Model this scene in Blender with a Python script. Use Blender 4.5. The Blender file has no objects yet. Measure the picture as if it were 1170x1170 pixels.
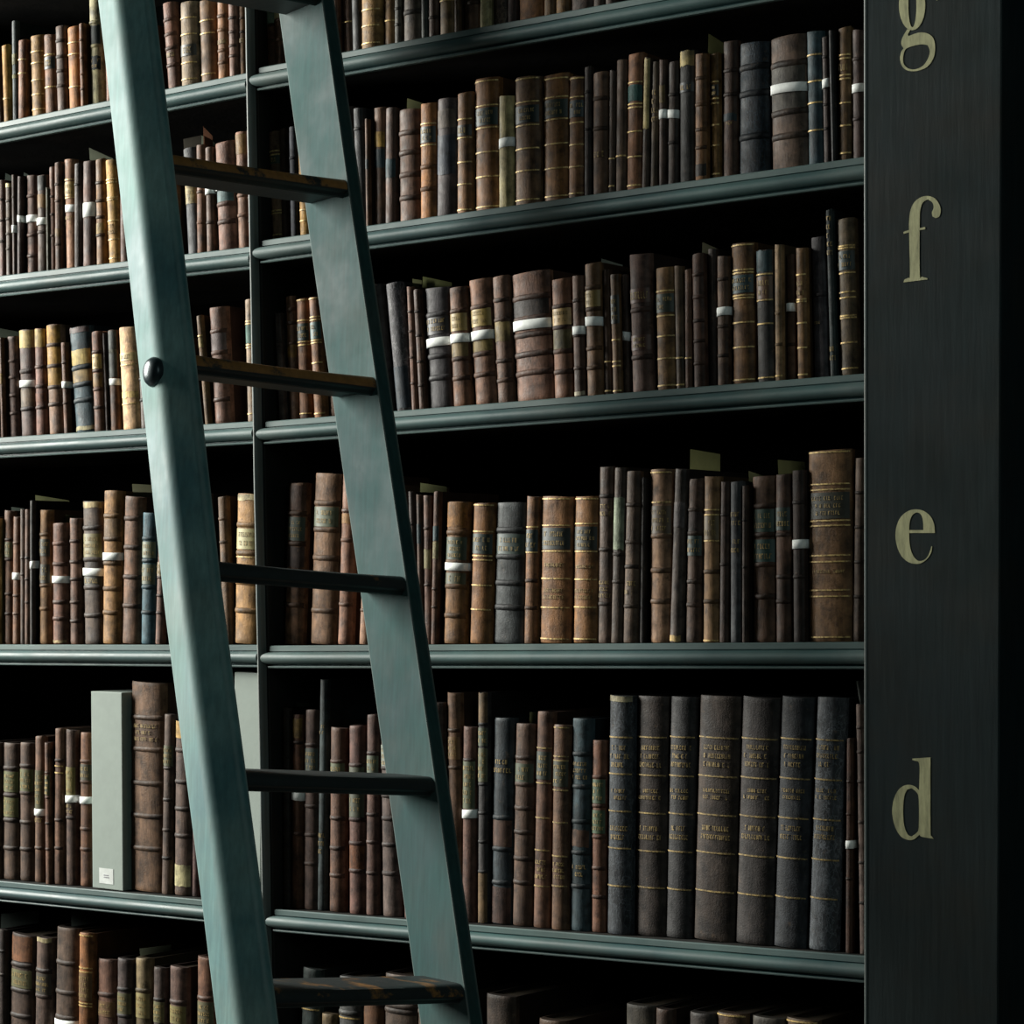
import bpy, bmesh, math, random
import numpy as np
from mathutils import Vector, Matrix
from mathutils.geometry import tessellate_polygon

SC = bpy.context.scene
COL = SC.collection
PI = math.pi

# ------------------------------------------------------------------ camera
F = 2800.0                                    # focal length in 1170-px units
YAW, PITCH, ROLL, PCY = 0.653345681, -0.0743050537, -0.0111738968, 908.893721
CAM = np.array([0.0, -3.2, 0.0])
def cam_rows():
    f = np.array([-math.sin(YAW)*math.cos(PITCH), math.cos(YAW)*math.cos(PITCH), math.sin(PITCH)])
    r = np.array([math.cos(YAW), math.sin(YAW), 0.0]); u = np.cross(r, f)
    c, s = math.cos(ROLL), math.sin(ROLL)
    return np.array([c*r+s*u, -s*r+c*u, f])
RC = cam_rows()
def on_plane(px, py, y0):                     # photo pixel -> point on the vertical plane y = y0
    d = RC.T @ np.array([(px-585)/F, (PCY-py)/F, 1.0])
    return CAM + (y0-CAM[1])/d[1]*d
def x_at(px, z, y0):                          # x on plane y0 at height z seen in pixel column px; also the row
    py = 600.0
    for _ in range(6):
        a = on_plane(px, py, y0); b = on_plane(px, py+1, y0)
        py += (z-a[2])/(b[2]-a[2])
    return on_plane(px, py, y0)[0], py

cd = bpy.data.cameras.new('camera'); co = bpy.data.objects.new('camera', cd); COL.objects.link(co)
cd.sensor_width = 36; cd.lens = F/1170*36; cd.shift_y = (PCY-585)/1170; cd.clip_start = 0.05
M = Matrix.Identity(4)
for i in range(3):
    M[i][0], M[i][1], M[i][2], M[i][3] = RC[0][i], RC[1][i], -RC[2][i], CAM[i]
co.matrix_world = M
SC.camera = co
SC.view_settings.view_transform = 'Standard'; SC.view_settings.look = 'None'
SC.view_settings.gamma = 1; SC.view_settings.use_curve_mapping = False
SC.view_settings.exposure = 0.0

# ------------------------------------------------------------------ materials
def s2l(c):
    return tuple(((v/255)/12.92 if v/255 <= .04045 else ((v/255+.055)/1.055)**2.4) for v in c)
class N:                                      # tiny node-graph helper
    def __init__(s, name):
        s.m = bpy.data.materials.new(name); s.m.use_nodes = True
        s.t = s.m.node_tree; s.b = s.t.nodes['Principled BSDF']
    def n(s, typ, ins=None, **kw):
        k = s.t.nodes.new(typ)
        for a, v in kw.items(): setattr(k, a, v)
        for a, v in (ins or {}).items():
            if isinstance(v, bpy.types.NodeSocket): s.t.links.new(v, k.inputs[a])
            else: k.inputs[a].default_value = v
        return k
    def math(s, op, a, b=0.0):
        return s.n('ShaderNodeMath', {0: a, 1: b}, operation=op).outputs[0]
    def mix(s, fac, a, b, blend='MIX'):
        k = s.n('ShaderNodeMix', data_type='RGBA', blend_type=blend)
        for i, v in ((0, fac), (6, a), (7, b)):
            if isinstance(v, bpy.types.NodeSocket): s.t.links.new(v, k.inputs[i])
            else: k.inputs[i].default_value = v if i == 0 or len(v) == 4 else (*v, 1)
        return k.outputs[2]
    def ramp(s, fac, stops):
        k = s.n('ShaderNodeValToRGB', {0: fac}); e = k.color_ramp.elements
        while len(e) < len(stops): e.new(.5)
        for q, (p, c) in zip(e, stops):
            q.position = p; q.color = (c, c, c, 1) if isinstance(c, (int, float)) else (*c, 1)
        return k.outputs[0]
    def coords(s, scale=(1, 1, 1), rnd=True):
        tc = s.n('ShaderNodeTexCoord').outputs['Object']
        if rnd:
            r = s.n('ShaderNodeObjectInfo').outputs['Random']
            tc = s.n('ShaderNodeVectorMath', {0: tc, 1: s.n('ShaderNodeCombineXYZ', {0: s.math('MULTIPLY', r, 37.0), 1: s.math('MULTIPLY', r, 91.0), 2: s.math('MULTIPLY', r, 17.0)}).outputs[0]}, operation='ADD').outputs[0]
        return s.n('ShaderNodeMapping', {'Vector': tc, 'Scale': scale}).outputs[0]
    def noise(s, vec, scale, detail=5.0, rough=.6):
        return s.n('ShaderNodeTexNoise', {'Vector': vec, 'Scale': scale, 'Detail': detail, 'Roughness': rough}).outputs[0]
    def out(s, base, rough, bump=None, bs=.3, bd=.001, spec=.5):
        for nm, v in (('Base Color', base), ('Roughness', rough)):
            if isinstance(v, bpy.types.NodeSocket): s.t.links.new(v, s.b.inputs[nm])
            else: s.b.inputs[nm].default_value = v if nm == 'Roughness' else (*v, 1)
        s.b.inputs['Specular IOR Level'].default_value = spec
        if bump is not None:
            k = s.n('ShaderNodeBump', {'Height': bump, 'Strength': bs, 'Distance': bd})
            s.t.links.new(k.outputs[0], s.b.inputs['Normal'])
        return s.m

def leather(name, gain, contrast, crack):
    g = N(name); oc = g.n('ShaderNodeHueSaturation', {'Color': g.n('ShaderNodeObjectInfo').outputs['Color'], 'Saturation': 1.06}).outputs[0]
    v = g.coords(); vs = g.coords((1, 1, .18))
    big = g.ramp(g.noise(v, 42, 7, .65), [(.34, .62-.3*contrast), (.5, .95), (.68, 1.25+.25*contrast)])
    fib = g.ramp(g.noise(vs, 190, 4), [(.3, .72), (.7, 1.18)])
    pat = g.ramp(g.noise(g.coords((1, 1, .8)), 13, 4), [(.36, .58), (.6, 1.12)])
    c = g.mix(1.0, oc, big, 'MULTIPLY'); c = g.mix(1.0, c, fib, 'MULTIPLY'); c = g.mix(1.0, c, pat, 'MULTIPLY')
    rub = g.ramp(g.noise(v, 60, 8, .75), [(.60, 0.0), (.74, .55)])           # rubbed, paler spots
    c = g.mix(rub, c, g.mix(.5, g.mix(1.0, oc, (1.5, 1.4, 1.25), 'MULTIPLY'), s2l((150, 120, 92))))
    scuff = g.ramp(g.noise(v, 48, 8, .72), [(.33, .85), (.43, 0.0)])           # dark stains
    c = g.mix(scuff, c, g.mix(1.0, oc, (.30, .28, .28), 'MULTIPLY'))
    if crack:
        vo = g.n('ShaderNodeTexVoronoi', {'Vector': g.n('ShaderNodeVectorMath', {0: g.coords((1, 1, .3)), 1: g.n('ShaderNodeVectorMath', {0: g.n('ShaderNodeTexNoise', {'Vector': v, 'Scale': 90.0, 'Detail': 6.0}).outputs[1], 1: (.016, .016, .016)}, operation='MULTIPLY').outputs[0]}, operation='ADD').outputs[0], 'Scale': 120.0}, feature='DISTANCE_TO_EDGE').outputs[0]
        c = g.mix(g.math('MULTIPLY', g.ramp(vo, [(.0, .85), (.08, 0.0)]), g.ramp(g.noise(v, 24, 4), [(.32, .25), (.52, 1.0)])), c, g.mix(1.0, oc, (2.6, 2.6, 2.6), 'MULTIPLY'))
    c = g.mix(1.0, c, (gain, gain, gain), 'MULTIPLY')
    h = g.math('ADD', g.noise(v, 320, 4), g.math('MULTIPLY', g.noise(vs, 60, 4), 1.6))
    return g.out(c, g.ramp(g.noise(v, 45, 4), [(.3, .5), (.7, .72)]), h, .45, .0012, .22)
GAIN = 1.05
LEATHER = leather('worn_leather', GAIN, .8, False)
CRACKED = leather('cracked_leather', GAIN, .6, True)
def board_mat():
    g = N('shaded_boards'); v = g.coords()
    c = g.mix(1.0, g.n('ShaderNodeObjectInfo').outputs['Color'], g.ramp(g.noise(v, 30, 5), [(.3, .16), (.7, .30)]), 'MULTIPLY')  # cover colour cut down: shade between the books painted into their sides
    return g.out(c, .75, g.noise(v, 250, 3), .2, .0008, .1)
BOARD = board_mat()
def plain_fab(name, rough, spec, speck):
    g = N(name); oc = g.n('ShaderNodeObjectInfo').outputs['Color']; v = g.coords()
    c = g.mix(1.0, oc, g.ramp(g.noise(v, 50, 6, .7), [(.3, .80-speck), (.65, 1.08)]), 'MULTIPLY')
    return g.out(c, rough, g.noise(v, 500, 3), .15, .0006, spec)
LABEL = plain_fab('morocco_label', .5, .4, .18)
PAPER = plain_fab('aged_paper', .85, .15, .06)
def slip_mat():
    g = N('thin_translucent_slip'); oc = g.n('ShaderNodeObjectInfo').outputs['Color']; v = g.coords()
    c = g.mix(1.0, oc, g.ramp(g.noise(v, 40, 5), [(.3, .85), (.65, 1.05)]), 'MULTIPLY')
    g.out(c, .9, None, spec=.1)
    tr = g.n('ShaderNodeBsdfTranslucent', {'Color': c}).outputs[0]
    mx = g.n('ShaderNodeMixShader', {0: .5, 1: g.b.outputs[0], 2: tr}).outputs[0]
    g.t.links.new(mx, g.t.nodes['Material Output'].inputs['Surface']); return g.m
SLIP = slip_mat()
def gilt_mat():
    g = N('gilt'); v = g.coords()
    w = g.ramp(g.noise(v, 240, 5, .75), [(.36, 0.0), (.56, 1.0)])            # worn gold leaf
    m = g.out(g.mix(w, s2l((92, 68, 44)), s2l((205, 176, 112))), .5, None, spec=.4)
    g.t.links.new(g.math('MULTIPLY', w, .25), g.b.inputs['Metallic']); return m
GILT = gilt_mat()
def faded_mat():
    g = N('faded_gilt'); v = g.coords()
    w = g.ramp(g.noise(v, 200, 5, .75), [(.38, 0.0), (.62, 1.0)])
    return g.out(g.mix(w, s2l((72, 60, 42)), s2l((178, 152, 96))), .6, None, spec=.3)
FADED = faded_mat()
def pages_mat():
    g = N('page_edges'); v = g.coords((1, .02, .02), True)
    return g.out(g.ramp(g.noise(v, 1500, 2), [(.3, s2l((36, 31, 25))), (.7, s2l((70, 61, 48)))]), .9, None, spec=.1)
PAGES = pages_mat()
def paint(name, base, worn, brown, rough, axis, wear, spec=.35, bs=.3):
    g = N(name); sc = {'x': (.08, 1, 1), 'z': (1, 1, .08), 'n': (1, 1, 1)}[axis]
    v = g.coords((1, 1, 1)); vg = g.coords(sc)
    c = g.mix(g.ramp(g.noise(v, 4.5, 6), [(.35, 0.0), (.68, 1.0)]), base, worn)
    c = g.mix(g.ramp(g.noise(g.coords((1, 1, 1)), 7, 5), [(.46, 0.0), (.72, .55)]), c, brown)
    c = g.mix(1.0, c, g.ramp(g.noise(vg, 130, 4), [(.3, .82), (.7, 1.14)]), 'MULTIPLY')
    edge = g.ramp(g.n('ShaderNodeNewGeometry').outputs['Pointiness'], [(.505, 0.0), (.545, wear)])
    c = g.mix(edge, c, g.mix(.5, worn, (.36, .38, .35)))
    chips = g.ramp(g.noise(v, 85, 8, .8), [(.69, 0.0), (.73, .7)])
    c = g.mix(chips, c, (.02, .018, .015))
    h = g.math('ADD', g.noise(vg, 90, 5), g.math('MULTIPLY', g.noise(v, 14, 3), .8))
    return g.out(c, g.ramp(g.noise(v, 9, 4), [(.3, rough-.08), (.7, rough+.12)]), h, bs, .0016, spec)
SHELFPAINT = paint('teal_grey_paint', s2l((24, 60, 64)), s2l((48, 82, 81)), s2l((58, 66, 60)), .45, 'x', .35, .3)
CARCASS = paint('dark_carcass_paint', s2l((24, 26, 25)), s2l((33, 32, 29)), s2l((44, 36, 29)), .7, 'z', .0, .2)
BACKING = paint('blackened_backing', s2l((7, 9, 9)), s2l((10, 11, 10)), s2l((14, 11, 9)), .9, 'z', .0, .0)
BEADPAINT = paint('divider_paint', s2l((62, 76, 76)), s2l((84, 92, 90)), s2l((96, 84, 76)), .5, 'z', .4)
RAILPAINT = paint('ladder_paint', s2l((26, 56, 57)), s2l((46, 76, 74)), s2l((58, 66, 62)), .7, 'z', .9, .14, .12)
PALEPAINT = paint('lit_ladder_paint', s2l((64, 104, 107)), s2l((112, 146, 141)), s2l((106, 124, 116)), .6, 'z', .9, .22, .12)  # paler copy of the ladder paint; left rail's brighter light put into colour
PILPAINT = paint('charcoal_paint', s2l((21, 34, 36)), s2l((28, 38, 38)), s2l((36, 35, 29)), .7, 'z', .0, .15)
def rung_mat():
    g = N('worn_tread'); v = g.coords((1, 1, 1)); vg = g.coords((.1, 1, 1))
    k = g.ramp(g.math('ADD', g.noise(g.coords((.5, 1.4, 1.4)), 13, 7, .7), g.math('SUBTRACT', g.n('ShaderNodeSeparateColor', {0: g.n('ShaderNodeObjectInfo').outputs['Color']}).outputs[0], .5)), [(.46, 0.0), (.54, 1.0)])
    wood = g.mix(g.noise(vg, 70, 5), s2l((92, 64, 32)), s2l((158, 112, 58)))
    nz = g.n('ShaderNodeSeparateXYZ', {0: g.n('ShaderNodeNewGeometry').outputs['Normal']}).outputs[2]
    k = g.math('MULTIPLY', k, g.ramp(nz, [(.0, 0.0), (.04, 1.0)]))         # feet only wear the top and the nosing
    c = g.mix(k, s2l((30, 38, 38)), wood)
    return g.out(c, .5, g.noise(vg, 60, 6), .5, .002, .4)
TREAD = rung_mat()
def letter_mat():
    g = N('cream_lettering'); v = g.coords((1, 1, .2))
    return g.out(g.ramp(g.noise(v, 110, 6, .7), [(.3, s2l((128, 128, 96))), (.65, s2l((182, 180, 138)))]), .6, None, spec=.3)
LETTER = letter_mat()
def simple(name, col, rough, metal=0, lo=.75):
    g = N(name); v = g.coords()
    m = g.out(g.mix(g.ramp(g.noise(v, 40, 5), [(.35, 0.0), (.65, 1.0)]), tuple(x*lo for x in s2l(col)), s2l(col)), rough, g.noise(v, 150, 4), .15, .001)
    g.b.inputs['Metallic'].default_value = metal; return m
STEEL = simple('painted_bolt', (40, 56, 60), .32, .3)
BOXCARD = simple('grey_archival_card', (134, 145, 137), .7, 0, .93)
STICKER = simple('white_sticker', (206, 210, 206), .6)
INK = simple('faded_ink', (140, 138, 146), .7)
FLOORWOOD = simple('floor_boards', (34, 28, 22), .6)
WALLPLASTER = simple('dark_plaster', (34, 40, 40), .8)

# ------------------------------------------------------------------ object helpers
def link(name, bm, mat, parent=None, smooth=False, color=None, angle=None):
    me = bpy.data.meshes.new(name)
    bmesh.ops.recalc_face_normals(bm, faces=bm.faces[:])
    bm.to_mesh(me); bm.free()
    if mat: me.materials.append(mat)
    if smooth:
        for p in me.polygons: p.use_smooth = True
        if angle: me.set_sharp_from_angle(angle=math.radians(angle))
    o = bpy.data.objects.new(name, me); COL.objects.link(o)
    if parent: o.parent = parent
    if color: o.color = (*color, 1)
    return o
def thing(name, label, cat, loc=(0, 0, 0), group=None):
    o = bpy.data.objects.new(name, None); COL.objects.link(o); o.empty_display_size = .05
    o.location = loc; o['label'] = label; o['category'] = cat
    if group: o['group'] = group
    return o
def tag(o, label, cat, group=None):
    o['label'] = label; o['category'] = cat
    if group: o['group'] = group
    return o
def box(bm, x0, x1, y0, y1, z0, z1):
    v = [bm.verts.new((x, y, z)) for z in (z0, z1) for x, y in ((x0, y0), (x1, y0), (x1, y1), (x0, y1))]
    for f in ((0, 1, 2, 3), (7, 6, 5, 4), (0, 4, 5, 1), (1, 5, 6, 2), (2, 6, 7, 3), (3, 7, 4, 0)):
        bm.faces.new([v[i] for i in f])
def loft(bm, rings, closed=True, caps=True):
    R = [[bm.verts.new(p) for p in r] for r in rings]; n = len(R[0])
    for a, b in zip(R, R[1:]):
        for i in range(n if closed else n-1):
            j = (i+1) % n; bm.faces.new((a[i], a[j], b[j], b[i]))
    if caps: bm.faces.new(R[0][::-1]); bm.faces.new(R[-1])
    return R
def bevel(bm, w, seg=2, ang=30):
    bmesh.ops.recalc_face_normals(bm, faces=bm.faces[:])
    e = [e for e in bm.edges if len(e.link_faces) == 2 and e.calc_face_angle(0) > math.radians(ang)]
    bmesh.ops.bevel(bm, geom=e, offset=w, segments=seg, affect='EDGES', profile=.6)

# ------------------------------------------------------------------ bookcase
XD = -3.0015                                   # centre of the divider
YP = -0.0195                                    # front face of the lettered pilaster
XP0 = on_plane(988, 740, YP)[0]; XP1 = on_plane(1142.5, 740, YP)[0]
XL = -4.30
FLOOR = -1.52
TOPZ = 1.75
# shelf tops: (letter, left bay slope/offset, right bay slope/offset)
SHELF = {'H': ((.00347, .95768), (-.00993, .92252)), 'G': ((-.01387, .6057), (.00078, .65767)),
         'F': ((-.00935, .31498), (.00243, .3483)), 'E': ((-.00202, -.05759), (.00381, -.04154)),
         'D': ((-.00446, -.53135), (.00582, -.50545)), 'C': ((0, -.975), (0, -.975)), 'I': ((0, 1.25), (0, 1.25))}
def shelf_z(row, bay, x):
    a, b = SHELF[row][0 if bay == 'L' else 1]; return a*x+b

case = thing('bookcase', 'tall dark painted wooden bookcase with shelves marked by cream letters', 'bookcase', (-2.9, .18, FLOOR))
case_inv = Matrix.Translation((2.9, -.18, -FLOOR))
def cpart(name, bm, mat, parent=None, **k):
    bm.transform(case_inv); return link(name, bm, mat, parent or case, **k)

PROFILE = [(.0, .0), (-.004, 0), (-.0055, -.0015), (-.0055, -.0098), (-.0035, -.0106), (-.0035, -.0116)]
for k in range(11):
    a = PI/2 - k*PI/10
    PROFILE.append((-.0045-.0125*math.cos(PI/2-a+0) if False else -.0045-.0125*math.sin(k*PI/10), -.0222+.0106*math.cos(k*PI/10)))
PROFILE += [(-.002, -.0332), (-.002, -.0352), (-.0075, -.0362), (-.0085, -.0378), (-.0075, -.0396), (0, -.0400)]
def shelf(row, bay):
    x0, x1 = (XL+.022, XD-.0046) if bay == 'L' else (XD+.0055, XP0-.0012)
    bm = bmesh.new(); sx0, sx1 = (x0, x1-.0055) if bay == 'L' else (x0+.0055, x1)
    z0, z1 = shelf_z(row, bay, sx0), shelf_z(row, bay, sx1)
    loft(bm, [[(x, y, z-a) for y, a in ((0.0, 0.0005), (.345, .0005), (.345, .036), (0.0, .036))] for x, z in ((sx0, z0), (sx1, z1))])
    s = cpart('shelf', bm, CARCASS)
    bm = bmesh.new(); rings = []
    st = []
    n = 36
    for i in range(n+1): st.append((x0+(x1-x0)*i/n, 1.0))
    # mitred return at the divider end
    if bay == 'R': st = [(x0, 0.0)]+[q for q in st if q[0] > x0+.04]
    rr = random.Random(row+bay)
    for x, f in st:
        z = shelf_z(row, bay, x); j = rr.uniform(-.0004, .0004)
        rings.append([(x+(0 if f else (.0175+y)*1.15), y+(j if y < -.006 else 0), z+a) for y, a in PROFILE])
    loft(bm, rings); cpart('moulding', bm, SHELFPAINT, s, smooth=True, angle=40)
for row in 'IHGFEDC':
    for bay in 'LR': shelf(row, bay)
def upright(x0, x1, y0=.0, y1=.36):
    bm = bmesh.new(); box(bm, x0, x1, y0, y1, FLOOR, TOPZ); bevel(bm, .0015, 1); return bm
cpart('divider', upright(XD-.011, XD+.011), CARCASS)
bm = bmesh.new(); rings = []
for i in range(60):
    z = FLOOR+(TOPZ-FLOOR)*i/59; j = random.Random(i).uniform(-.0004, .0004)
    rings.append([(XD+j+.0058*math.cos(a), .001-.0172*max(0, math.sin(a))**.7, z) for a in [PI*k/8 for k in range(9)]]+[(XD-.0058, .004, z), (XD+.0058, .004, z)])
loft(bm, rings); cpart('divider_bead', bm, BEADPAINT, smooth=True, angle=50)
cpart('side_panel', upright(XL, XL+.022), CARCASS)
cpart('side_panel', upright(XP0+.002, XP0+.026), CARCASS)
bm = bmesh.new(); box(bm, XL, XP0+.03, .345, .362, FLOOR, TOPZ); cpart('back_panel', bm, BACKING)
bm = bmesh.new(); box(bm, XL-.03, XP1+.03, -.05, .362, TOPZ, TOPZ+.05); bevel(bm, .008, 2); cpart('cornice', bm, CARCASS)
bm = bmesh.new(); box(bm, XL, XP0+.002, .0, .345, FLOOR, FLOOR+.12); cpart('plinth', bm, CARCASS)
# lettered pilaster: board with a narrow bead down its left edge
bm = bmesh.new(); box(bm, XP0+.003, XP1, YP, .36, FLOOR, TOPZ); bevel(bm, .003, 2)
pil = cpart('pilaster', bm, PILPAINT)
bm = bmesh.new()
loft(bm, [[(XP0+.0016+.0026*math.cos(a), YP+.001-.0022*math.sin(a), z) for a in [PI*k/6 for k in range(7)]]+[(XP0-.001, .01, z), (XP0+.004, .01, z)][::-1][::-1] for z in np.linspace(FLOOR, TOPZ, 40)])
cpart('edge_bead', bm, BEADPAINT, pil, smooth=True, angle=50)

# painted letters, traced outlines (photo pixels) laid on the pilaster face, with real paint thickness
def smooth_poly(pts, n=3):
    out = []; m = len(pts)
    for i in range(m):
        p0, p1, p2, p3 = (np.array(pts[(i+k-1) % m], float) for k in range(4))
        sharp = lambda a, b, c: np.dot(b-a, c-b) < .62*np.linalg.norm(b-a)*np.linalg.norm(c-b)
        if sharp(p0, p1, p2): p0 = p1
        if sharp(p1, p2, p3): p3 = p2
        for k in range(n):
            t = k/n
            out.append(tuple(.5*((2*p1)+(-p0+p2)*t+(2*p0-5*p1+4*p2-p3)*t*t+(-p0+3*p1-3*p2+p3)*t**3)))
    return out
def letter(polys, ox, oy, s):
    bm = bmesh.new()
    for loops in polys:
        loops = [smooth_poly(l) for l in loops]
        W = [[on_plane(ox+x/s, oy+y/s, YP) for x, y in l] for l in loops]
        tri = tessellate_polygon([[Vector((p[0], p[2], 0)) for p in l] for l in W])
        flat = [p for l in W for p in l]
        fr = [bm.verts.new((p[0], YP-.0007, p[2])) for p in flat]; bk = [bm.verts.new((p[0], YP+.0002, p[2])) for p in flat]
        for t in tri:
            try: bm.faces.new([fr[i] for i in t])
            except ValueError: pass
        k = 0
        for l in W:
            for i in range(len(l)):
                a, b = k+i, k+(i+1) % len(l)
                try: bm.faces.new((fr[a], fr[b], bk[b], bk[a]))
                except ValueError: pass
            k += len(l)
    cpart('painted_letter', bm, LETTER, pil)
letter([[[(286, 703), (283, 722), (272, 742), (255, 757), (235, 763), (205, 757), (180, 735), (165, 700), (160, 665), (165, 630), (180, 600), (205, 581), (232, 576), (258, 582), (280, 600), (292, 625), (295, 657), (207, 657), (208, 690), (215, 722), (228, 745), (243, 753), (260, 748), (273, 733), (280, 715), (283, 702)],
         [(207, 647), (256, 647), (255, 620), (250, 598), (240, 588), (228, 588), (215, 600), (208, 625)]]], 970, 390, 3)
letter([[[(188, 968), (192, 958), (205, 952), (210, 940), (207, 795), (207, 760), (212, 720), (226, 692), (248, 676), (272, 672), (295, 680), (311, 702), (315, 724), (310, 742), (298, 748), (287, 742), (285, 728), (291, 712), (287, 695), (272, 684), (256, 692), (246, 715), (243, 760), (243, 940), (250, 948), (268, 953), (270, 958)]],
        [[(188, 795), (208, 788), (208, 796), (188, 802)]], [[(242, 782), (262, 778), (262, 786), (242, 789)]]], 970, 0, 3)
letter([[[(218, 260), (280, 256), (280, 500), (284, 525), (291, 535), (250, 528), (243, 520), (225, 536), (205, 539), (180, 528), (160, 497), (149, 450), (152, 410), (165, 375), (185, 355), (208, 350), (228, 357), (241, 370), (243, 290), (238, 270), (218, 265)],
         [(240, 400), (232, 375), (215, 362), (200, 366), (190, 390), (186, 440), (190, 490), (202, 520), (215, 527), (232, 515), (240, 495)]]], 970, 780, 3)
ell = lambda cx, cy, rx, ry: [(cx+rx*math.cos(2*PI*k/16), cy+ry*math.sin(2*PI*k/16)) for k in range(16)]
letter([[ell(217, 18, 45, 86), ell(218, 18, 14, 76)],
        [[(200, 101), (212, 101), (203, 117), (205, 124), (240, 112), (270, 115), (290, 132), (296, 165), (290, 200), (268, 230), (235, 243), (205, 243), (185, 230), (176, 205), (179, 180), (188, 166), (180, 152), (182, 135), (190, 118)],
         [(194, 170), (186, 200), (190, 222), (205, 235), (228, 238), (255, 225), (272, 200), (278, 175), (270, 155), (250, 152), (220, 158)]],
        [[(254, -30), (275, -52), (300, -52), (311, -38), (311, -12), (302, 2), (294, -8), (290, -24), (276, -30), (258, -14)]]], 970, 0, 3)

# ------------------------------------------------------------------ ladder
LB = np.array([[.29522233, -.27624761, .9146207], [.95373804, .14212997, -.26492042], [-.05681138, .95051898, .30542779]])
LO = np.array([-2.53361669, -.58523649, .08535136])
LW, LR, LT, LS = .3189, .1324, .0246, .3257
def lad(u, v, w): return LO+LB@np.array([u, v, w])
VBOT = (FLOOR-LO[2])/LB[2][1]                  # near enough: trimmed to the floor below
base = lad(LW/2, VBOT, -.06)
ladder = thing('ladder', 'old teal painted library ladder leaning in front of the bookcase', 'ladder', (base[0], base[1], FLOOR))
def lpart(name, bm, mat, parent=None, **k):
    bm.transform(Matrix.Translation((-base[0], -base[1], -FLOOR))); return link(name, bm, mat, parent or ladder, **k)
def bow(v, pts):
    xs, ys = zip(*pts); return float(np.interp(v, xs, ys))
LBOW = [(-2, 0), (-.66, -.0012), (-.46, -.0018), (-.05, -.005), (.47, .0028), (.88, .0065), (2, .0065)]
RBOW = [(-2, 0), (-.6, .0025), (-.3, .0025), (0, .0015), (.3, -.001), (.6, -.0025), (.9, -.002), (2, -.002)]
def rail(sec, bw, du=0):
    bm = bmesh.new(); rings = []
    vs = np.linspace(VBOT-.06, 1.37, 70)
    for v in vs:
        ring = []
        for u, w in sec:
            p = lad(u+du+bow(v, bw), v, w)
            if p[2] < FLOOR: p = p+LB[:, 1]*((FLOOR-p[2])/LB[2][1])
            ring.append(p)
        rings.append(ring)
    loft(bm, rings); return bm
def rounded(sec, r, n=3):
    out = []; m = len(sec)
    for i in range(m):
        p, q, s = (np.array(sec[(i+k-1) % m]) for k in range(3))
        a = (p-q)/np.linalg.norm(p-q); b = (s-q)/np.linalg.norm(s-q)
        rr = r[i] if isinstance(r, (list, tuple)) else r
        A, B = q+a*rr, q+b*rr
        for k in range(n+1):
            t = k/n; out.append(tuple((1-t)**2*A+2*t*(1-t)*q+t*t*B))
        out.append(tuple(B+b*.0015)); out.insert(-n-2, tuple(A+a*.0015))
    return out
lsec = rounded([(0, 0), (0, -.097), (-.0485, -.095), (-.0485, -.036), (-.014, 0)], [.004, .004, .004, .012, .005], 4)
rsec = rounded([(LW, 0), (LW+LT, 0), (LW+.04, -.034), (LW+.04, -LR), (LW, -LR)], [.0022, .004, .01, .004, .003], 4)
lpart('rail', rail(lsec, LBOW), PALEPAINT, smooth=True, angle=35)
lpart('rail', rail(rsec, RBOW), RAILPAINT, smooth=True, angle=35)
# treads: level boards, nosed front, housed into both rails
corr = {3: (.017, .029), 2: (.0019, .011), 1: (-.0025, -.0033), 0: (-.0047, -.009), -1: (.0015, -.0048), -2: (.0085, .0011)}
k = -5
while k <= 4:
    cl, cr = corr.get(k, (0, 0)); v = k*LS
    a = lad(-.008, v+cl, .001); b = lad(LW+.008, v+cr, .001)
    if a[2] > FLOOR+.12 and v < 1.3:
        ax = (b-a)/np.linalg.norm(b-a)
        dep = np.cross(np.array([0, 0, 1.0]), ax); dep /= np.linalg.norm(dep)
        up = np.cross(ax, dep)
        if up[2] < 0: up = -up
        if np.dot(dep, LB[:, 2]) > 0: dep = -dep
        th = .030
        prof = [(.010, -.0012), (.0045, -.0045), (.001, -.0095), (-.0012, -.0155), (-.0008, -.0205), (.002, -.0225), (.006, -.023), (.008, -.0245),
                (.010, -.0285), (.014, -.0300), (.018, -.0285), (.020, -.025), (.028, -.0245), (.112, -.0245), (.114, -.02), (.114, -.002), (.112, 0), (.018, 0)]
        bm = bmesh.new(); rings = []; rr = random.Random(k+50)
        for i in range(31):
            t = i/30; c = a+(b-a)*t; wv = rr.uniform(-.0007, .0007)
            sag = -.0022*math.sin(PI*t)
            rings.append([c+dep*(d+(wv if d < .01 else 0))+up*(h+(sag if h > -.004 and d < .05 else 0)) for d, h in prof])
        loft(bm, rings); lpart('rung', bm, TREAD, smooth=True, angle=40, color=({2: .56, 1: .60, 0: .34, -1: .31, -2: .40}.get(k, .45),)*3)
    k += 1
def bolt(v, w):
    c = lad(-.049+bow(v, LBOW), v, w); nrm = -LB[:, 0]; e1, e2 = LB[:, 1], LB[:, 2]
    bm = bmesh.new(); rings = []
    for r, h in ((.0225, -.006), (.0225, .0015), (.0215, .0035), (.0185, .0075), (.0135, .0105), (.007, .0122), (.002, .0128)):
        rings.append([c+nrm*h+(e1*math.cos(2*PI*i/28)+e2*math.sin(2*PI*i/28))*r for i in range(28)])
    loft(bm, rings); lpart('bolt', bm, STEEL, smooth=True, angle=60)
bolt(.309, -.050)

# ------------------------------------------------------------------ books
TAN, CREAM, WHITE = (140, 112, 70), (172, 150, 98), (240, 242, 238)
ROWS = []
def R(row, bay, ox, oy, s, data): ROWS.append((row, bay, ox, oy, s, data))
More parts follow.
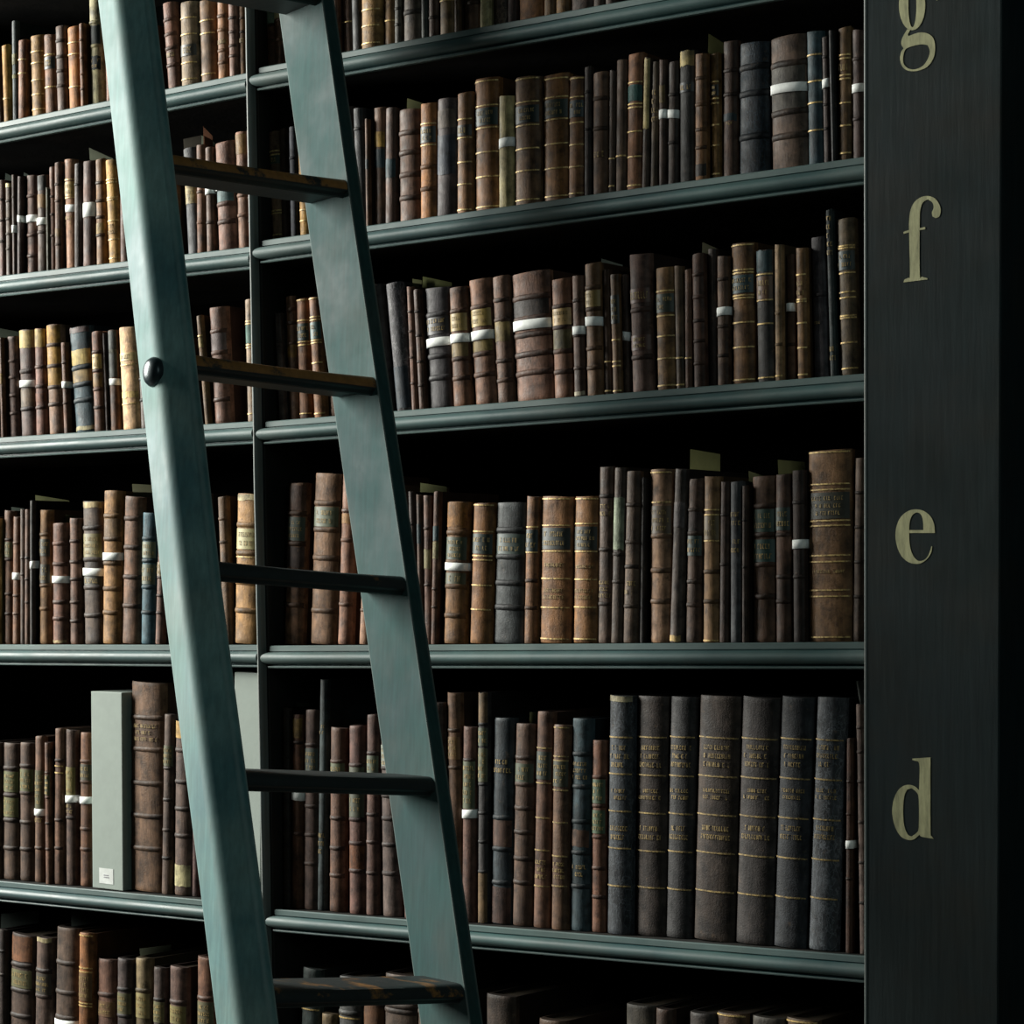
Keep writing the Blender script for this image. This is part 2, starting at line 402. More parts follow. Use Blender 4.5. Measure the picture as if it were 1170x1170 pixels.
# each entry: left and right edge at the top, top, left edge at the foot (crop pixels), colour, features
# g gilt lines, b raised bands, w white tape, p plain panel, l lettered panel, t gilt lettering, K cracked leather
R('H', 'L', 0, 0, 5.85, [
 (-75, -30, 330, -60, (92, 66, 48), ''), (-30, -3, 320, -14, (70, 54, 44), 'b430,520'),
 (0, 45, 305, 18, (160, 122, 66), 'g665'), (72, 110, 145, 80, (58, 66, 66), 'p365-435:130,125,90 p500-525:130,125,90'),
 (112, 178, 272, 112, (112, 76, 54), 'g405,497'), (183, 272, 245, 197, (142, 110, 68), 'g355,430,545,640,740'),
 (277, 352, 240, 290, (108, 76, 54), 'g375,590 l390-470:44,44,40'), (357, 422, 180, 372, (90, 72, 62), 'b280,385,480,580'),
 (432, 520, 190, 447, (150, 100, 56), 'g295,372,590'), (522, 570, 160, 535, (115, 78, 52), 'b270,390,500,600'),
 (573, 645, -5, 597, (150, 142, 108), 'p180-310:24,34,30 p385-475:24,34,30 t395-470 b158,315'), (690, 740, 260, 703, (112, 78, 62), ''), (775, 868, 150, 780, (96, 70, 54), 'b270,400,520'), (880, 985, 175, 885, (118, 88, 58), 'g300,430,560')])
R('H', 'L', 170, 0, 5.087, [
 (66, 155, 25, 102, (108, 76, 62), 'b125,210,290,390 t310-350'), (165, 265, 20, 173, (118, 102, 82), 'g115,210,375,470 l270-335:60,56,48'),
 (275, 362, 10, 290, (115, 88, 64), 'g130,205,440'), (385, 446, -10, 393, (132, 92, 62), 'b100,180,300,370 t230-270'),
 (453, 515, 0, 462, (120, 90, 76), 'b40,110,190,270,330'), (517, 549, 0, 525, (112, 84, 58), 'b110,190 t220-260')])
R('H', 'R', 170, 0, 5.087, [
 (657, 717, 40, 667, (98, 68, 54), 'p55-152:112,122,106 b75,155,245'), (719, 770, 55, 725, (108, 78, 60), 'p58-110:150,138,104 b125,235')])
R('H', 'R', 380, 0, 3.774, [
 (-18, 25, -330, -2, (84, 62, 50), ''), (14, 74, -330, 42, (80, 60, 48), 'g-60,100'), (66, 108, -300, 80, (40, 40, 40), ''), (110, 209, -340, 112, (130, 102, 66), 'g50,120,195,-60,-150'),
 (213, 262, -320, 215, (110, 84, 54), 'g95,-40'), (264, 290, -280, 264, (74, 72, 64), 'b40,110'), (292, 375, -350, 294, (78, 68, 58), 'b60,-40'),
 (378, 405, -300, 380, (62, 64, 60), ''), (407, 447, -330, 408, (78, 60, 50), 'b80'), (450, 518, -310, 452, (104, 84, 58), 'g10,-60'),
 (522, 552, -340, 524, (76, 60, 46), ''), (555, 625, -330, 556, (84, 65, 52), 'b20'), (629, 683, -300, 630, (160, 150, 112), ''),
 (686, 747, -340, 687, (64, 54, 46), 'K'), (750, 788, -330, 750, (68, 52, 48), ''), (790, 904, -360, 791, (120, 84, 54), 'b-20'),
 (907, 950, -330, 906, (98, 78, 56), ''), (955, 1012, -340, 955, (124, 95, 60), ''), (1016, 1115, -330, 1017, (72, 57, 50), 'b-30'), (1120, 1165, -330, 1120, (68, 55, 46), ''), (1170, 1215, -330, 1170, (60, 48, 42), '')])
R('G', 'L', 0, 150, 5.85, [
 (-58, -22, 330, -50, (70, 52, 44), ''), (-20, 22, 330, -10, (88, 64, 56), 'b460,600,740'), (30, 67, 350, 35, (80, 64, 52), 'b470,590,690,790 p352-380:170,160,120'), (74, 108, 290, 82, (74, 58, 50), 'w630-680 b440'),
 (112, 150, 305, 110, (68, 54, 50), 'w565-610'), (163, 232, 300, 168, (98, 72, 60), 'w568-615 b440,700,840'), (237, 299, 300, 240, (80, 64, 54), 'p300-400:66,66,62 p430-520:112,86,52 w585-632 b680'),
 (303, 316, 380, 310, (72, 70, 58), ''), (318, 354, 240, 330, (96, 70, 57), 'b440,560,700'), (357, 405, 210, 362, (92, 70, 58), 'b360,470,760 p655-710:108,82,46'),
 (415, 484, 195, 430, (138, 102, 78), 'l345-440:168,140,78 w497-545 t565-640 g330,450'), (490, 530, 220, 490, (66, 58, 54), 'b360'), (540, 618, 205, 540, (92, 70, 62), 'w485-580'),
 (627, 684, 190, 635, (114, 86, 60), 'b350,470,580,700 p620-690:128,106,66'), (689, 773, 200, 716, (176, 138, 80), 'g330,350,450,465,605,730,855 t620-700'), (790, 845, 210, 795, (86, 64, 54), ''), (870, 960, 225, 880, (98, 72, 56), 'b400,540,690'), (970, 1078, 195, 980, (84, 66, 56), 'b380,520,680'), (1090, 1165, 235, 1098, (106, 76, 56), 'g420,560')])
R('G', 'L', 180, 130, 4.875, [
 (128, 205, 200, 158, (66, 66, 68), 'p340-510:160,144,104 t360-500'), (208, 252, 176, 213, (108, 74, 54), 'b280,440,610'), (257, 299, 192, 267, (88, 64, 50), 'w410-452 b610'),
 (303, 416, 165, 324, (116, 84, 70), 'p378-508:72,92,92 b510,610 w418-432'), (420, 484, 108, 440, (130, 98, 80), 'b460,570 p120-230:134,106,72'), (488, 528, 90, 502, (84, 66, 60), 'b470,600')])
R('G', 'R', 180, 130, 4.875, [
 (608, 673, 105, 630, (108, 86, 70), 'g215,235,545,560,680 l240-285:44,56,46'), (676, 702, 85, 690, (58, 44, 38), ''), (724, 772, 78, 736, (54, 56, 64), 'b250'), (770, 828, 120, 785, (160, 124, 70), 'g540,600'), (832, 880, 120, 845, (84, 66, 52), ''), (884, 930, 130, 893, (70, 56, 48), '')])
R('G', 'R', 380, 0, 3.774, [
 (20, 78, 470, 45, (60, 48, 42), ''), (82, 135, 470, 100, (44, 43, 43), 'b560'), (137, 160, 515, 143, (84, 62, 48), 'p690-730:56,62,64'), (162, 214, 468, 165, (88, 65, 50), 'p575-640:140,112,58 p650-730:44,58,62'), (222, 267, 470, 220, (82, 62, 52), 'p690-770:44,62,66'),
 (272, 364, 480, 277, (92, 68, 54), 'b580,665,760,860'), (368, 437, 450, 368, (132, 90, 54), 'g540,632 l553-622:40,46,40 b725,820'), (440, 524, 432, 437, (74, 65, 64), 'p480-560:90,80,72 p590-760:54,58,66'),
 (528, 598, 405, 527, (114, 83, 56), 'g520,600,705,800,910 l545-592:50,46,38'), (600, 704, 345, 603, (120, 84, 54), 'g360,465,560,665,770,900 l475-550:30,46,40'), (708, 768, 418, 708, (165, 152, 112), 'w600-640'),
 (774, 888, 340, 775, (94, 72, 54), 'g350,450,550,650,745,870 l465-540:30,40,36'), (893, 1006, 330, 895, (120, 86, 56), 'g350,430,525,630,735,855 l440-518:40,50,42'), (1013, 1080, 335, 1008, (108, 78, 54), 'g345,425,535,630,725,840 l440-512:36,52,54'),
 (1083, 1111, 290, 1083, (50, 42, 38), 'b400,560'), (1115, 1178, 318, 1115, (84, 64, 50), 'b430,560 t650-690')])
R('G', 'R', 680, 0, 3.656, [
 (57, 83, 298, 53, (66, 53, 44), 'g665,780'), (85, 129, 255, 80, (78, 62, 50), 'g655'), (130, 194, 228, 124, (116, 82, 60), 'g350,440,455,555,660,780 p362-430:44,78,74'), (203, 232, 245, 192, (64, 54, 46), 'p245-540:160,145,104'),
 (235, 263, 260, 226, (72, 60, 46), 't370-520'), (265, 298, 252, 264, (68, 54, 47), 'p358-432:100,84,56 w460-498'), (300, 344, 262, 296, (62, 52, 46), 'w463-498 b400,600'), (346, 408, 215, 347, (48, 47, 45), 'p218-280:150,135,92 l350-390:40,44,46'),
 (412, 474, 228, 412, (102, 74, 50), 'b330,440,545,620 p690-740:50,44,38'), (477, 526, 225, 483, (110, 84, 54), 'g345,415,435,525,610,730 l358-405:40,40,34'), (528, 588, 175, 525, (72, 54, 44), 'b300,400 p480-510:40,52,56 t512-530'),
 (590, 716, 188, 590, (23, 31, 37), 'K b290,400,580'), (720, 872, 165, 728, (90, 74, 63), 'p285-480:72,68,62 w362-400 b280,480,580'), (876, 942, 135, 885, (52, 68, 73), 'g235,345,435,550'), (944, 972, 155, 954, (64, 52, 47), 'w333-370 b240,440,540'),
 (974, 1001, 128, 986, (32, 32, 32), ''), (1002, 1062, 120, 1005, (90, 70, 48), 'g235,250,320,335,435,530,645 t265-310'), (1068, 1116, 130, 1072, (72, 58, 53), 'w355-390 b250,500')])
R('F', 'L', 0, 350, 5.85, [
 (-75, -15, 220, -50, (84, 62, 52), 'b400,560'), (-12, 20, 210, 5, (92, 66, 50), 'p450-520:128,102,56'), (25, 88, 205, 50, (92, 70, 60), 'b370,480,600,720'), (107, 208, 165, 125, (86, 70, 64), 'p168-285:170,150,98 w500-545 p560-680:100,84,66 b440,690'),
 (216, 290, 155, 228, (104, 72, 60), 'p158-278:172,144,84 b410,540,680 p585-640:120,74,52'), (290, 396, 130, 312, (120, 94, 76), 'p132-540:158,122,64 b265,405,545,660'), (400, 438, 245, 422, (90, 64, 50), 'w505-548 b380,650'),
 (440, 578, 150, 487, (46, 64, 70), 'p152-190:84,70,68 p302-402:168,146,88 p430-522:136,114,74 p812-838:160,150,116 b425,535,640'), (598, 662, 175, 620, (108, 75, 58), 'l325-422:164,138,76 p450-540:124,96,58 b310,435,560,680'), (682, 704, 185, 706, (64, 52, 47), ''),
 (708, 766, 165, 728, (96, 68, 50), 'p165-480:62,64,60 w487-530 p290-320:96,96,84'), (772, 890, 150, 803, (196, 160, 122), 'l320-372:204,178,120 p580-620:214,184,122 g400,660'), (905, 965, 170, 933, (74, 66, 61), 'b330,490,630'), (990, 1078, 195, 1000, (100, 72, 56), 'b340,480,620'), (1095, 1180, 235, 1108, (84, 66, 55), 'b380,520'), (1196, 1258, 215, 1206, (110, 82, 58), 'g380,520')])
R('F', 'L', 190, 320, 4.5, [
 (150, 190, 185, 196, (98, 76, 52), 'g290 p300-350:124,108,70'), (203, 286, 145, 231, (108, 78, 64), 'p270-378:84,72,70 b270,380,620'), (395, 443, 100, 411, (132, 112, 92), 'p235-328:58,86,76 g215,228,335,350,690')])
R('F', 'R', 190, 320, 4.5, [
 (552, 600, 172, 576, (80, 70, 66), 'b320,345'), (604, 656, 88, 626, (104, 78, 62), 'b155,225,330 p335-400:122,92,50'), (658, 720, 98, 675, (116, 82, 60), 'g108,212,322,338,690 l228-315:34,50,46'), (722, 798, 92, 752, (130, 92, 64), 'g100,195,210,315,328,430,690 l222-308:52,80,76'), (803, 856, 100, 832, (88, 66, 52), ''), (862, 912, 120, 888, (70, 58, 50), '')])
R('F', 'R', 420, 270, 4.034, [
 (-40, 40, 235, 20, (60, 54, 52), ''), (45, 158, 225, 125, (66, 64, 66), 'K p610-800:34,44,52'), (176, 204, 235, 200, (92, 64, 50), 'b350,440,560,680'), (206, 246, 250, 234, (82, 60, 48), 'b350,460,580,690'), (249, 360, 245, 272, (60, 57, 58), 'l375-460:36,34,34 w477-517 b370,560,660'),
 (363, 448, 240, 384, (104, 74, 56), 'l362-442:152,128,72 w456-496 p498-562:100,84,54 b350,570,660'), (452, 558, 205, 484, (110, 80, 63), 'l338-424:164,138,72 w444-486 p488-542:112,96,58 b335,550,645'), (563, 636, 190, 590, (92, 69, 56), 'b300,390,580,670 p400-490:110,94,58'),
 (648, 832, 180, 674, (112, 82, 67), 'p305-390:54,46,42 w398-442 b295,392,465,555,640'), (834, 925, 200, 849, (110, 78, 60), 'l338-415:176,144,92 p430-530:92,82,52 b330,425,535,630'), (935, 986, 185, 946, (84, 63, 52), 'w418-456 p720-738:170,162,140 b300,460,610'),
 (990, 1076, 128, 1003, (106, 80, 58), 'l255-330:146,122,70 w375-417 b240,340,520,610'), (1079, 1110, 155, 1089, (78, 60, 48), 'g580,715'), (1112, 1164, 178, 1127, (98, 75, 54), 'g480,580,600,715 l275-405:50,52,48')])
R('F', 'R', 700, 230, 3.9, [
 (36, 60, 330, 48, (62, 49, 42), 'w583-622'), (60, 152, 240, 76, (90, 70, 62), 'l395-458:86,56,44 l602-668:86,56,44 b490,700'), (180, 266, 300, 189, (115, 88, 60), 'g405,515,605,705,825 l418-500:52,62,50'), (269, 312, 292, 281, (84, 68, 52), 'g700,820'), (318, 346, 305, 321, (82, 60, 47), 'g700'),
 (347, 412, 238, 357, (78, 57, 47), 'b330,430,535,625,725'), (420, 456, 215, 426, (48, 40, 36), ''), (459, 514, 248, 462, (84, 65, 52), 'w475-512 b350,560,690'), (516, 618, 192, 522, (114, 84, 57), 'g202,312,325,425,437,545,655,800 l335-415:46,66,68'),
 (630, 704, 222, 639, (62, 60, 58), 'p222-318:52,72,76 l340-440:96,70,50 g330,445,550,790'), (718, 768, 195, 722, (126, 104, 78), 'b500,640 g780'), (769, 808, 240, 772, (74, 57, 46), 'w456-493 b640'),
 (811, 868, 210, 821, (102, 77, 52), 'g330,440,450,545,655,775 t350-430'), (875, 945, 162, 889, (60, 56, 58), 'b420 t535-555'), (947, 974, 38, 968, (36, 44, 44), 't60-250 t640-720'),
 (988, 1068, 85, 1007, (92, 79, 62), 'g205,215,325,410,435,515,525,635,750 l228-312:52,64,62')])
R('E', 'L', 0, 540, 5.32, [
 (-70, -28, 270, -72, (88, 64, 50), ''), (-24, 5, 280, -26, (150, 124, 84), 'p280-330:176,156,110'), (8, 60, 235, 8, (96, 69, 52), 'l425-515:98,96,62 b410,530,740,860'), (73, 114, 270, 68, (106, 74, 54), 'b430,750,860 w610-652'), (118, 145, 225, 119, (74, 58, 48), 'b520,620'), (147, 174, 225, 145, (88, 65, 52), 'b520,650,790'),
 (179, 212, 170, 179, (52, 48, 45), 'w540-585'), (216, 282, 230, 226, (128, 98, 68), 'b380,690,830 l408-510:52,52,36 l560-675:56,52,38'), (303, 404, 312, 305, (112, 80, 65), 'w632-674 b435,560,790,890 p1020-1036:160,140,104'),
 (409, 474, 280, 414, (102, 76, 62), 'b420,545,650,790,905'), (484, 602, 180, 496, (78, 65, 56), 'p182-218:150,134,100 l375-520:112,102,60 w584-630 l634-688:60,56,40 b340,530,700,870'),
 (614, 724, 118, 606, (150, 114, 76), 'p285-395:112,88,62 w492-538 b270,408,555,710,855'), (740, 846, 155, 724, (110, 82, 64), 'b285,460,640,815'), (852, 948, 250, 841, (54, 80, 88), 'l425-522:98,104,82 l562-682:78,84,64 b405,540,700,855'),
 (958, 1012, 260, 935, (98, 73, 62), 'l548-632:110,92,58 b420,640,750,855'), (1015, 1058, 300, 1018, (92, 60, 46), ''), (1076, 1168, 255, 1080, (104, 78, 58), 'b420,560,700')])
R('E', 'L', 170, 520, 4.5, [
 (240, 300, 200, 255, (66, 52, 44), ''), (346, 420, 215, 376, (98, 75, 54), 'b330,450,560'), (440, 562, 208, 424, (150, 115, 76), 'p210-240:190,176,138 l385-490:164,154,104 b365,510,660,805 g530')])
R('E', 'R', 170, 520, 4.5, [
 (706, 800, 150, 680, (114, 85, 66), 'p165-290:96,74,64 l325-445:66,76,66 p475-580:78,65,60 b305,460,775'), (840, 972, 105, 815, (120, 92, 70), 'l275-375:92,98,76 b255,390,535,805'), (986, 1056, 100, 959, (128, 94, 76), 'p305-355:150,112,70 b290,440,770'), (1108, 1162, 150, 1072, (140, 106, 84), 'b420,620,800')])
R('E', 'R', 440, 530, 4.333, [
 (50, 108, 150, 90, (70, 54, 46), ''), (112, 148, 140, 138, (58, 45, 40), 'b300,420'), (151, 182, 155, 163, (78, 58, 47), 'p300-395:50,62,66'), (183, 232, 160, 191, (86, 63, 52), 'p425-520:112,104,74 b320,600'), (237, 266, 140, 222, (88, 63, 50), 'p310-382:48,64,66 p386-470:120,110,78 b620,710'),
 (294, 400, 195, 275, (120, 88, 58), 'b345,490,610,755 l368-482:54,64,46 w494-532 l545-600:72,72,46 p200-320:140,98,52'), (424, 527, 200, 404, (124, 88, 57), 'g210,340,460,480,605,725 l352-450:36,46,38'), (539, 688, 200, 524, (60, 63, 63), 'b335,465,595,715 l355-455:58,72,66'),
 (693, 754, 165, 679, (110, 79, 55), 'g315,440 l328-435:36,48,46 b580,715'), (762, 912, 170, 751, (124, 90, 62), 'g180,310,437,572,715,870 l322-428:42,48,44 t490-520 t615-680'), (927, 1049, 165, 917, (124, 89, 58), 'g178,300,437,575,712,870 l315-430:44,46,38 t500-525 t615-680')])
R('E', 'R', 670, 490, 3.545, [
 (46, 105, 155, 39, (80, 64, 54), 'b275,490,710 t300-360 t610-690'), (109, 154, 160, 93, (74, 62, 53), 'p280-490:120,128,108 b510,620'), (156, 216, 175, 141, (86, 70, 58), 'b310,460,560,720 t610-680'), (222, 245, 200, 214, (40, 35, 32), ''),
 (247, 342, 168, 244, (132, 104, 82), 'g180,300,430 l315-430:86,70,50 b435,575,700'), (354, 400, 165, 331, (82, 72, 66), 'p300-400:92,84,82 p838-862:176,150,104'), (405, 466, 205, 394, (84, 66, 55), 'p335-422:76,64,60 l435-515:58,74,70 b330,425,620,715'), (469, 533, 195, 465, (122, 95, 68), 'g330,350,455,860 l355-450:106,88,58 b580,700'),
 (541, 575, 215, 535, (66, 51, 44), 'b350,550'), (578, 626, 215, 578, (62, 64, 66), 't330-400 t440-510'), (630, 657, 230, 629, (62, 49, 42), 'b370,560'), (660, 756, 195, 663, (90, 68, 54), 'l328-420:52,72,62 l450-545:50,76,70 b315,430,550,680'),
 (760, 820, 185, 762, (78, 58, 47), 'l320-412:44,60,54 b430,600,700'), (828, 884, 170, 834, (54, 43, 38), 'w450-486 b300,600'), (887, 1078, 92, 890, (112, 85, 61), 'g100,228,250,375,395,515,540,655,680,845 l262-368:52,52,42 t570-590'), (1086, 1124, 120, 1076, (90, 76, 66), 'b260,400,540,680')])
R('D', 'L', 0, 760, 3.9, [
 (-70, -2, 345, -70, (70, 55, 46), 'b460,580,690,815'), (3, 72, 350, 3, (76, 60, 49), 'l475-565:88,88,52 l590-675:96,94,54 b460,580,690,815'), (77, 138, 348, 77, (80, 62, 51), 'l465-562:86,86,52 b450,570,700,820'), (149, 189, 318, 147, (92, 69, 55), 'l470-638:76,72,44 w640-670 t676-705 b815'),
 (194, 231, 345, 200, (96, 69, 55), 'b480,590,705,820 l490-580:74,72,46'), (236, 279, 283, 231, (102, 76, 61), 'g450,480 b425,690,815'), (285, 328, 290, 287, (74, 57, 48), 'l455-580:120,110,62 w580-612 t615-665 b680'), (348, 402, 303, 347, (104, 73, 54), 'l442-512:62,58,40 w586-617 b430,520,730,820'),
 (571, 714, 80, 569, (104, 80, 62), 't258-345 b235,375,525,670,815'), (725, 768, 220, 712, (76, 61, 52), 'l360-450:74,74,48 b460,600,735,860'), (770, 845, 250, 764, (88, 71, 62), 'p250-326:184,150,96 p890-985:184,174,134 b380,520,640,760'), (856, 884, 300, 851, (74, 52, 48), ''), (908, 984, 285, 916, (90, 68, 55), 'b450,600,740'), (992, 1036, 310, 1000, (80, 60, 50), 'b480,640')])
R('D', 'R', 200, 750, 3.657, [
 (446, 472, 215, 448, (40, 33, 29), 'b420,600,790'), (484, 527, 245, 480, (80, 54, 40), 'w560-600 p260-340:98,78,44 b360,740'), (536, 598, 225, 529, (82, 65, 58), 'l385-485:72,80,74 b370,625,745,865'), (602, 632, 98, 590, (64, 72, 72), 't280-330 t730-830'),
 (640, 702, 300, 634, (96, 71, 58), 'l445-560:86,90,64 b440,675,800,915'), (716, 788, 290, 717, (94, 68, 60), 'l460-670:74,76,58 b455,680,780,895 p790-890:108,70,48'), (794, 848, 245, 789, (88, 66, 58), 'l415-520:92,98,80 b405,660,775,905'), (847, 920, 330, 856, (90, 76, 70), 'l370-465:120,124,112 b340,465,580,675,785,905'), (935, 985, 250, 950, (84, 62, 56), 'b400,650')])
R('D', 'R', 460, 770, 3.656, [
 (110, 160, 120, 120, (70, 55, 48), ''), (178, 236, 80, 186, (94, 70, 53), 'b235,390 l262-355:112,82,46'), (246, 298, 222, 240, (82, 59, 50), 'l360-562:80,84,60 w566-602 b360'), (311, 351, 78, 309, (56, 53, 52), 'p80-205:112,92,68 l225-300:70,76,56 l310-450:88,88,62 p830-1040:100,80,56 b210,460,580,700,825'),
 (370, 456, 185, 357, (46, 54, 58), 'p600-720:74,56,48 p890-1045:74,54,46 t350-420 b600,730,870'), (462, 542, 210, 447, (80, 62, 51), 'l375-455:72,78,60 b350,460,560,660,770,870'), (554, 620, 160, 536, (90, 66, 53), 'g310,455,600,735,885 l325-440:48,54,44 t770-860'), (622, 689, 215, 612, (90, 68, 53), 'g225,345,362,485,620,760,885 l365-470:58,58,42 t780-860'),
 (699, 777, 188, 689, (50, 63, 67), 'b335,470,615,745,885 t362-445 p650-720:80,60,48 t790-850'), (786, 842, 278, 782, (98, 68, 53), 'l440-540:64,80,58 l568-665:66,84,58 b430,550,680,810,930')])
fol = 't258-352 t420-470 t555-620'
R('D', 'R', 660, 770, 3.25, [
 (109, 204, 82, 99, (48, 51, 54), 'g235,370,508,645,785 p84-105:170,160,130 K '+fol), (212, 328, 85, 203, (55, 48, 44), 'g235,375,515,655,790 '+fol), (336, 430, 88, 317, (50, 49, 49), 'g235,378,518,658,798 '+fol), (444, 594, 85, 420, (58, 49, 43), 'g238,380,522,662,805 '+fol),
 (602, 740, 90, 576, (52, 47, 45), 'g242,386,528,674,818 '+fol), (748, 866, 88, 717, (48, 50, 53), 'g242,388,534,682,828 '+fol), (879, 985, 90, 846, (60, 63, 66), 'g246,392,540,688,832 K '+fol),
 (997, 1022, 240, 992, (68, 46, 35), 'w618-648 b400,520,760'), (1030, 1060, 115, 1045, (104, 88, 80), 'b200,290,400,550,700,850')])
R('C', 'L', 0, 1020, 4.5, [
 (-70, -20, 200, -70, (60, 48, 42), ''), (-16, 28, 190, -20, (54, 45, 41), 'b300,420'), (45, 156, 215, 30, (70, 56, 48), 'p225-350:104,72,52 l395-485:98,94,64 b370,500,630'), (174, 254, 230, 158, (84, 68, 60), 'p230-254:176,162,126 l415-520:68,62,52 b400,530'), (277, 384, 180, 262, (80, 65, 55), 'b360,510,640 w650-690'),
 (394, 482, 208, 386, (128, 87, 57), 'g220,385,405,565,580 l412-552:104,78,48'), (486, 579, 340, 488, (106, 78, 65), 'l555-632:108,80,52 b520'), (590, 662, 340, 588, (70, 60, 57), 'l515-620:96,92,64 b495,630'), (683, 757, 335, 683, (112, 98, 74), 'l515-640:140,128,86 b500'), (780, 837, 385, 776, (74, 62, 57), 'l560-665:98,94,64 b548'),
 (858, 944, 380, 858, (90, 70, 62), 'l580-670:122,112,68 b560'), (1000, 1086, 330, 1000, (104, 74, 58), 'l558-680:94,88,62 b540')])
R('C', 'R', 240, 1020, 3.656, [
 (375, 450, 318, 352, (64, 73, 70), 'g485'), (455, 520, 505, 450, (100, 84, 60), 'b530'), (527, 622, 350, 522, (66, 66, 64), 'b390,500 g520'), (628, 714, 425, 620, (112, 80, 58), ''), (718, 850, 340, 712, (80, 66, 56), 'b380,470,490'), (856, 960, 430, 850, (86, 72, 60), 'b500')])
R('C', 'R', 530, 1050, 2.489, [
 (55, 138, 215, 55, (62, 51, 43), ''), (205, 280, 285, 200, (84, 66, 52), ''), (453, 538, 242, 450, (66, 61, 53), ''), (540, 588, 255, 535, (64, 50, 42), ''), (634, 708, 265, 628, (60, 54, 50), ''), (712, 795, 265, 705, (78, 60, 45), 'g272'), (812, 905, 278, 804, (74, 69, 61), ''), (909, 1000, 283, 900, (80, 64, 46), 'g290')])

ORD = 'first second third fourth fifth sixth seventh eighth ninth tenth eleventh twelfth thirteenth fourteenth fifteenth sixteenth seventeenth eighteenth nineteenth twentieth'.split()
SHELFNAME = {'H': 'the topmost shelf', 'G': 'shelf g', 'F': 'shelf f', 'E': 'shelf e', 'D': 'shelf d', 'C': 'the bottom shelf'}
def colour_word(c):
    r, g, b = c; m = max(c)
    if b > r+4: return 'dark blue-grey' if m < 75 else 'teal'
    if m < 56: return 'near-black'
    if r-b < 22: return ('dark grey-brown' if m < 82 else 'grey-brown') if m < 130 else 'pale grey'
    if m > 144: return 'cream' if r-b < 75 and g > .82*r else 'golden tan'
    if m > 118: return 'light tan' if g > .76*r else 'orange-brown'
    if m > 96: return 'reddish brown' if g < .72*r else 'mid brown'
    return 'dark brown'

BOOKS = []
for row, bay, ox, oy, s, data in ROWS:
    for xlt, xrt, yt, xlb, col, ft in data:
        rr = random.Random(f'{row}{bay}{ox}{xlt}{yt}')
        ys = .010+rr.uniform(0, .012)
        T = on_plane(ox+xlt/s, oy+yt/s, ys); T2 = on_plane(ox+xrt/s, oy+yt/s, ys)
        xb, pyb = x_at(ox+xlb/s, shelf_z(row, bay, T[0]), ys)
        zb = shelf_z(row, bay, xb)
        yb = (pyb-oy)*s
        BOOKS.append(dict(row=row, bay=bay, xb=xb, xt=T[0], w=T2[0]-T[0], zb=zb, H=T[2]-zb, ys=ys, col=col, ft=ft, yt=yt, yb=yb, rr=rr, px=ox+.5*(xlt+xrt)/s, pt=oy+yt/s))
# keep neighbours on a shelf from running into each other
for row in 'HGFEDC':
    for bay in 'LR':
        L = sorted([b for b in BOOKS if b['row'] == row and b['bay'] == bay], key=lambda b: b['xb']+b['xt'])
        lim0, lim1 = (XL+.024, XD-.0115) if bay == 'L' else (XD+.0118, XP0+.0012)
        for b in L:
            b['k'] = max(-.1, min(.1, (b['xt']-b['xb'])/b['H']))
            b['xb'] = max(b['xb'], lim0+max(0, -b['k']*b['H']))
        for a, b in list(zip(L, L[1:]))+[(L[-1], None)]:
            if b is None:
                av = lim1-a['xb']-max(0, a['k']*a['H'])
            else:
                h = min(a['H'], b['H'])
                av = min(b['xb']-a['xb'], b['xb']+b['k']*h-a['xb']-a['k']*h)-.0016
            if av < .55*a['w']:
                if b is not None:                       # let the next book stand parallel and a little further on
                    b['k'] = max(b['k'], a['k']); b['xb'] = max(b['xb'], a['xb']+.6*a['w']+.0016); av = .6*a['w'] if b['k'] >= a['k'] else av
            a['w'] = max(.006, min(a['w'], av))
        for i, b in enumerate(L): b['i'] = i
        BOOKS_ROW = L

def spine_xy(t, w, bulge):                    # t in -1..1 across the spine
    return t*w/2, -bulge*math.sqrt(max(0.0, 1-(t*.985)**2))
TS = [-1, -.93, -.8, -.62, -.42, -.2, 0, .2, .42, .62, .8, .93, 1]
def strip(bm, w, bulge, z0, z1, off, t0=-.9, t1=.9, nz=1, wob=None):
    ts = [t for t in TS if t0 < t < t1]; ts = [t0]+ts+[t1]
    rows = []
    for j in range(nz+1):
        z = z0+(z1-z0)*j/nz; r = []
        for t in ts:
            x, y = spine_xy(t, w, bulge); l = math.hypot(t*.6, 1)
            dz = wob(t) if wob else 0
            r.append(bm.verts.new((x+off*t*.6/l, y-off/l, z+dz)))
        rows.append(r)
    for a, b in zip(rows, rows[1:]):
        for i in range(len(ts)-1): bm.faces.new((a[i], a[i+1], b[i+1], b[i]))
    # turned-down rim so the piece is a closed applied sheet, not a floating film
    rim = [rows[0], rows[-1][::-1]]
    for r in rim:
        low = [bm.verts.new((v.co.x*.999, v.co.y+off+.0004, v.co.z)) for v in r]
        for i in range(len(r)-1): bm.faces.new((r[i], low[i], low[i+1], r[i+1]))

def parse(ft):
    out = []
    for tok in ft.split():
        k, body = tok[0], tok[1:]
        if k in 'gb': out.append((k, [float(v) for v in body.split(',')], None))
        elif k in 'wptl':
            rng, _, cc = body.partition(':'); sign = 1
            y0, y1 = (float(v) for v in rng.split('-'))
            out.append((k, (y0, y1), tuple(int(v) for v in cc.split(',')) if cc else None))
        else: out.append((k, None, None))
    return out

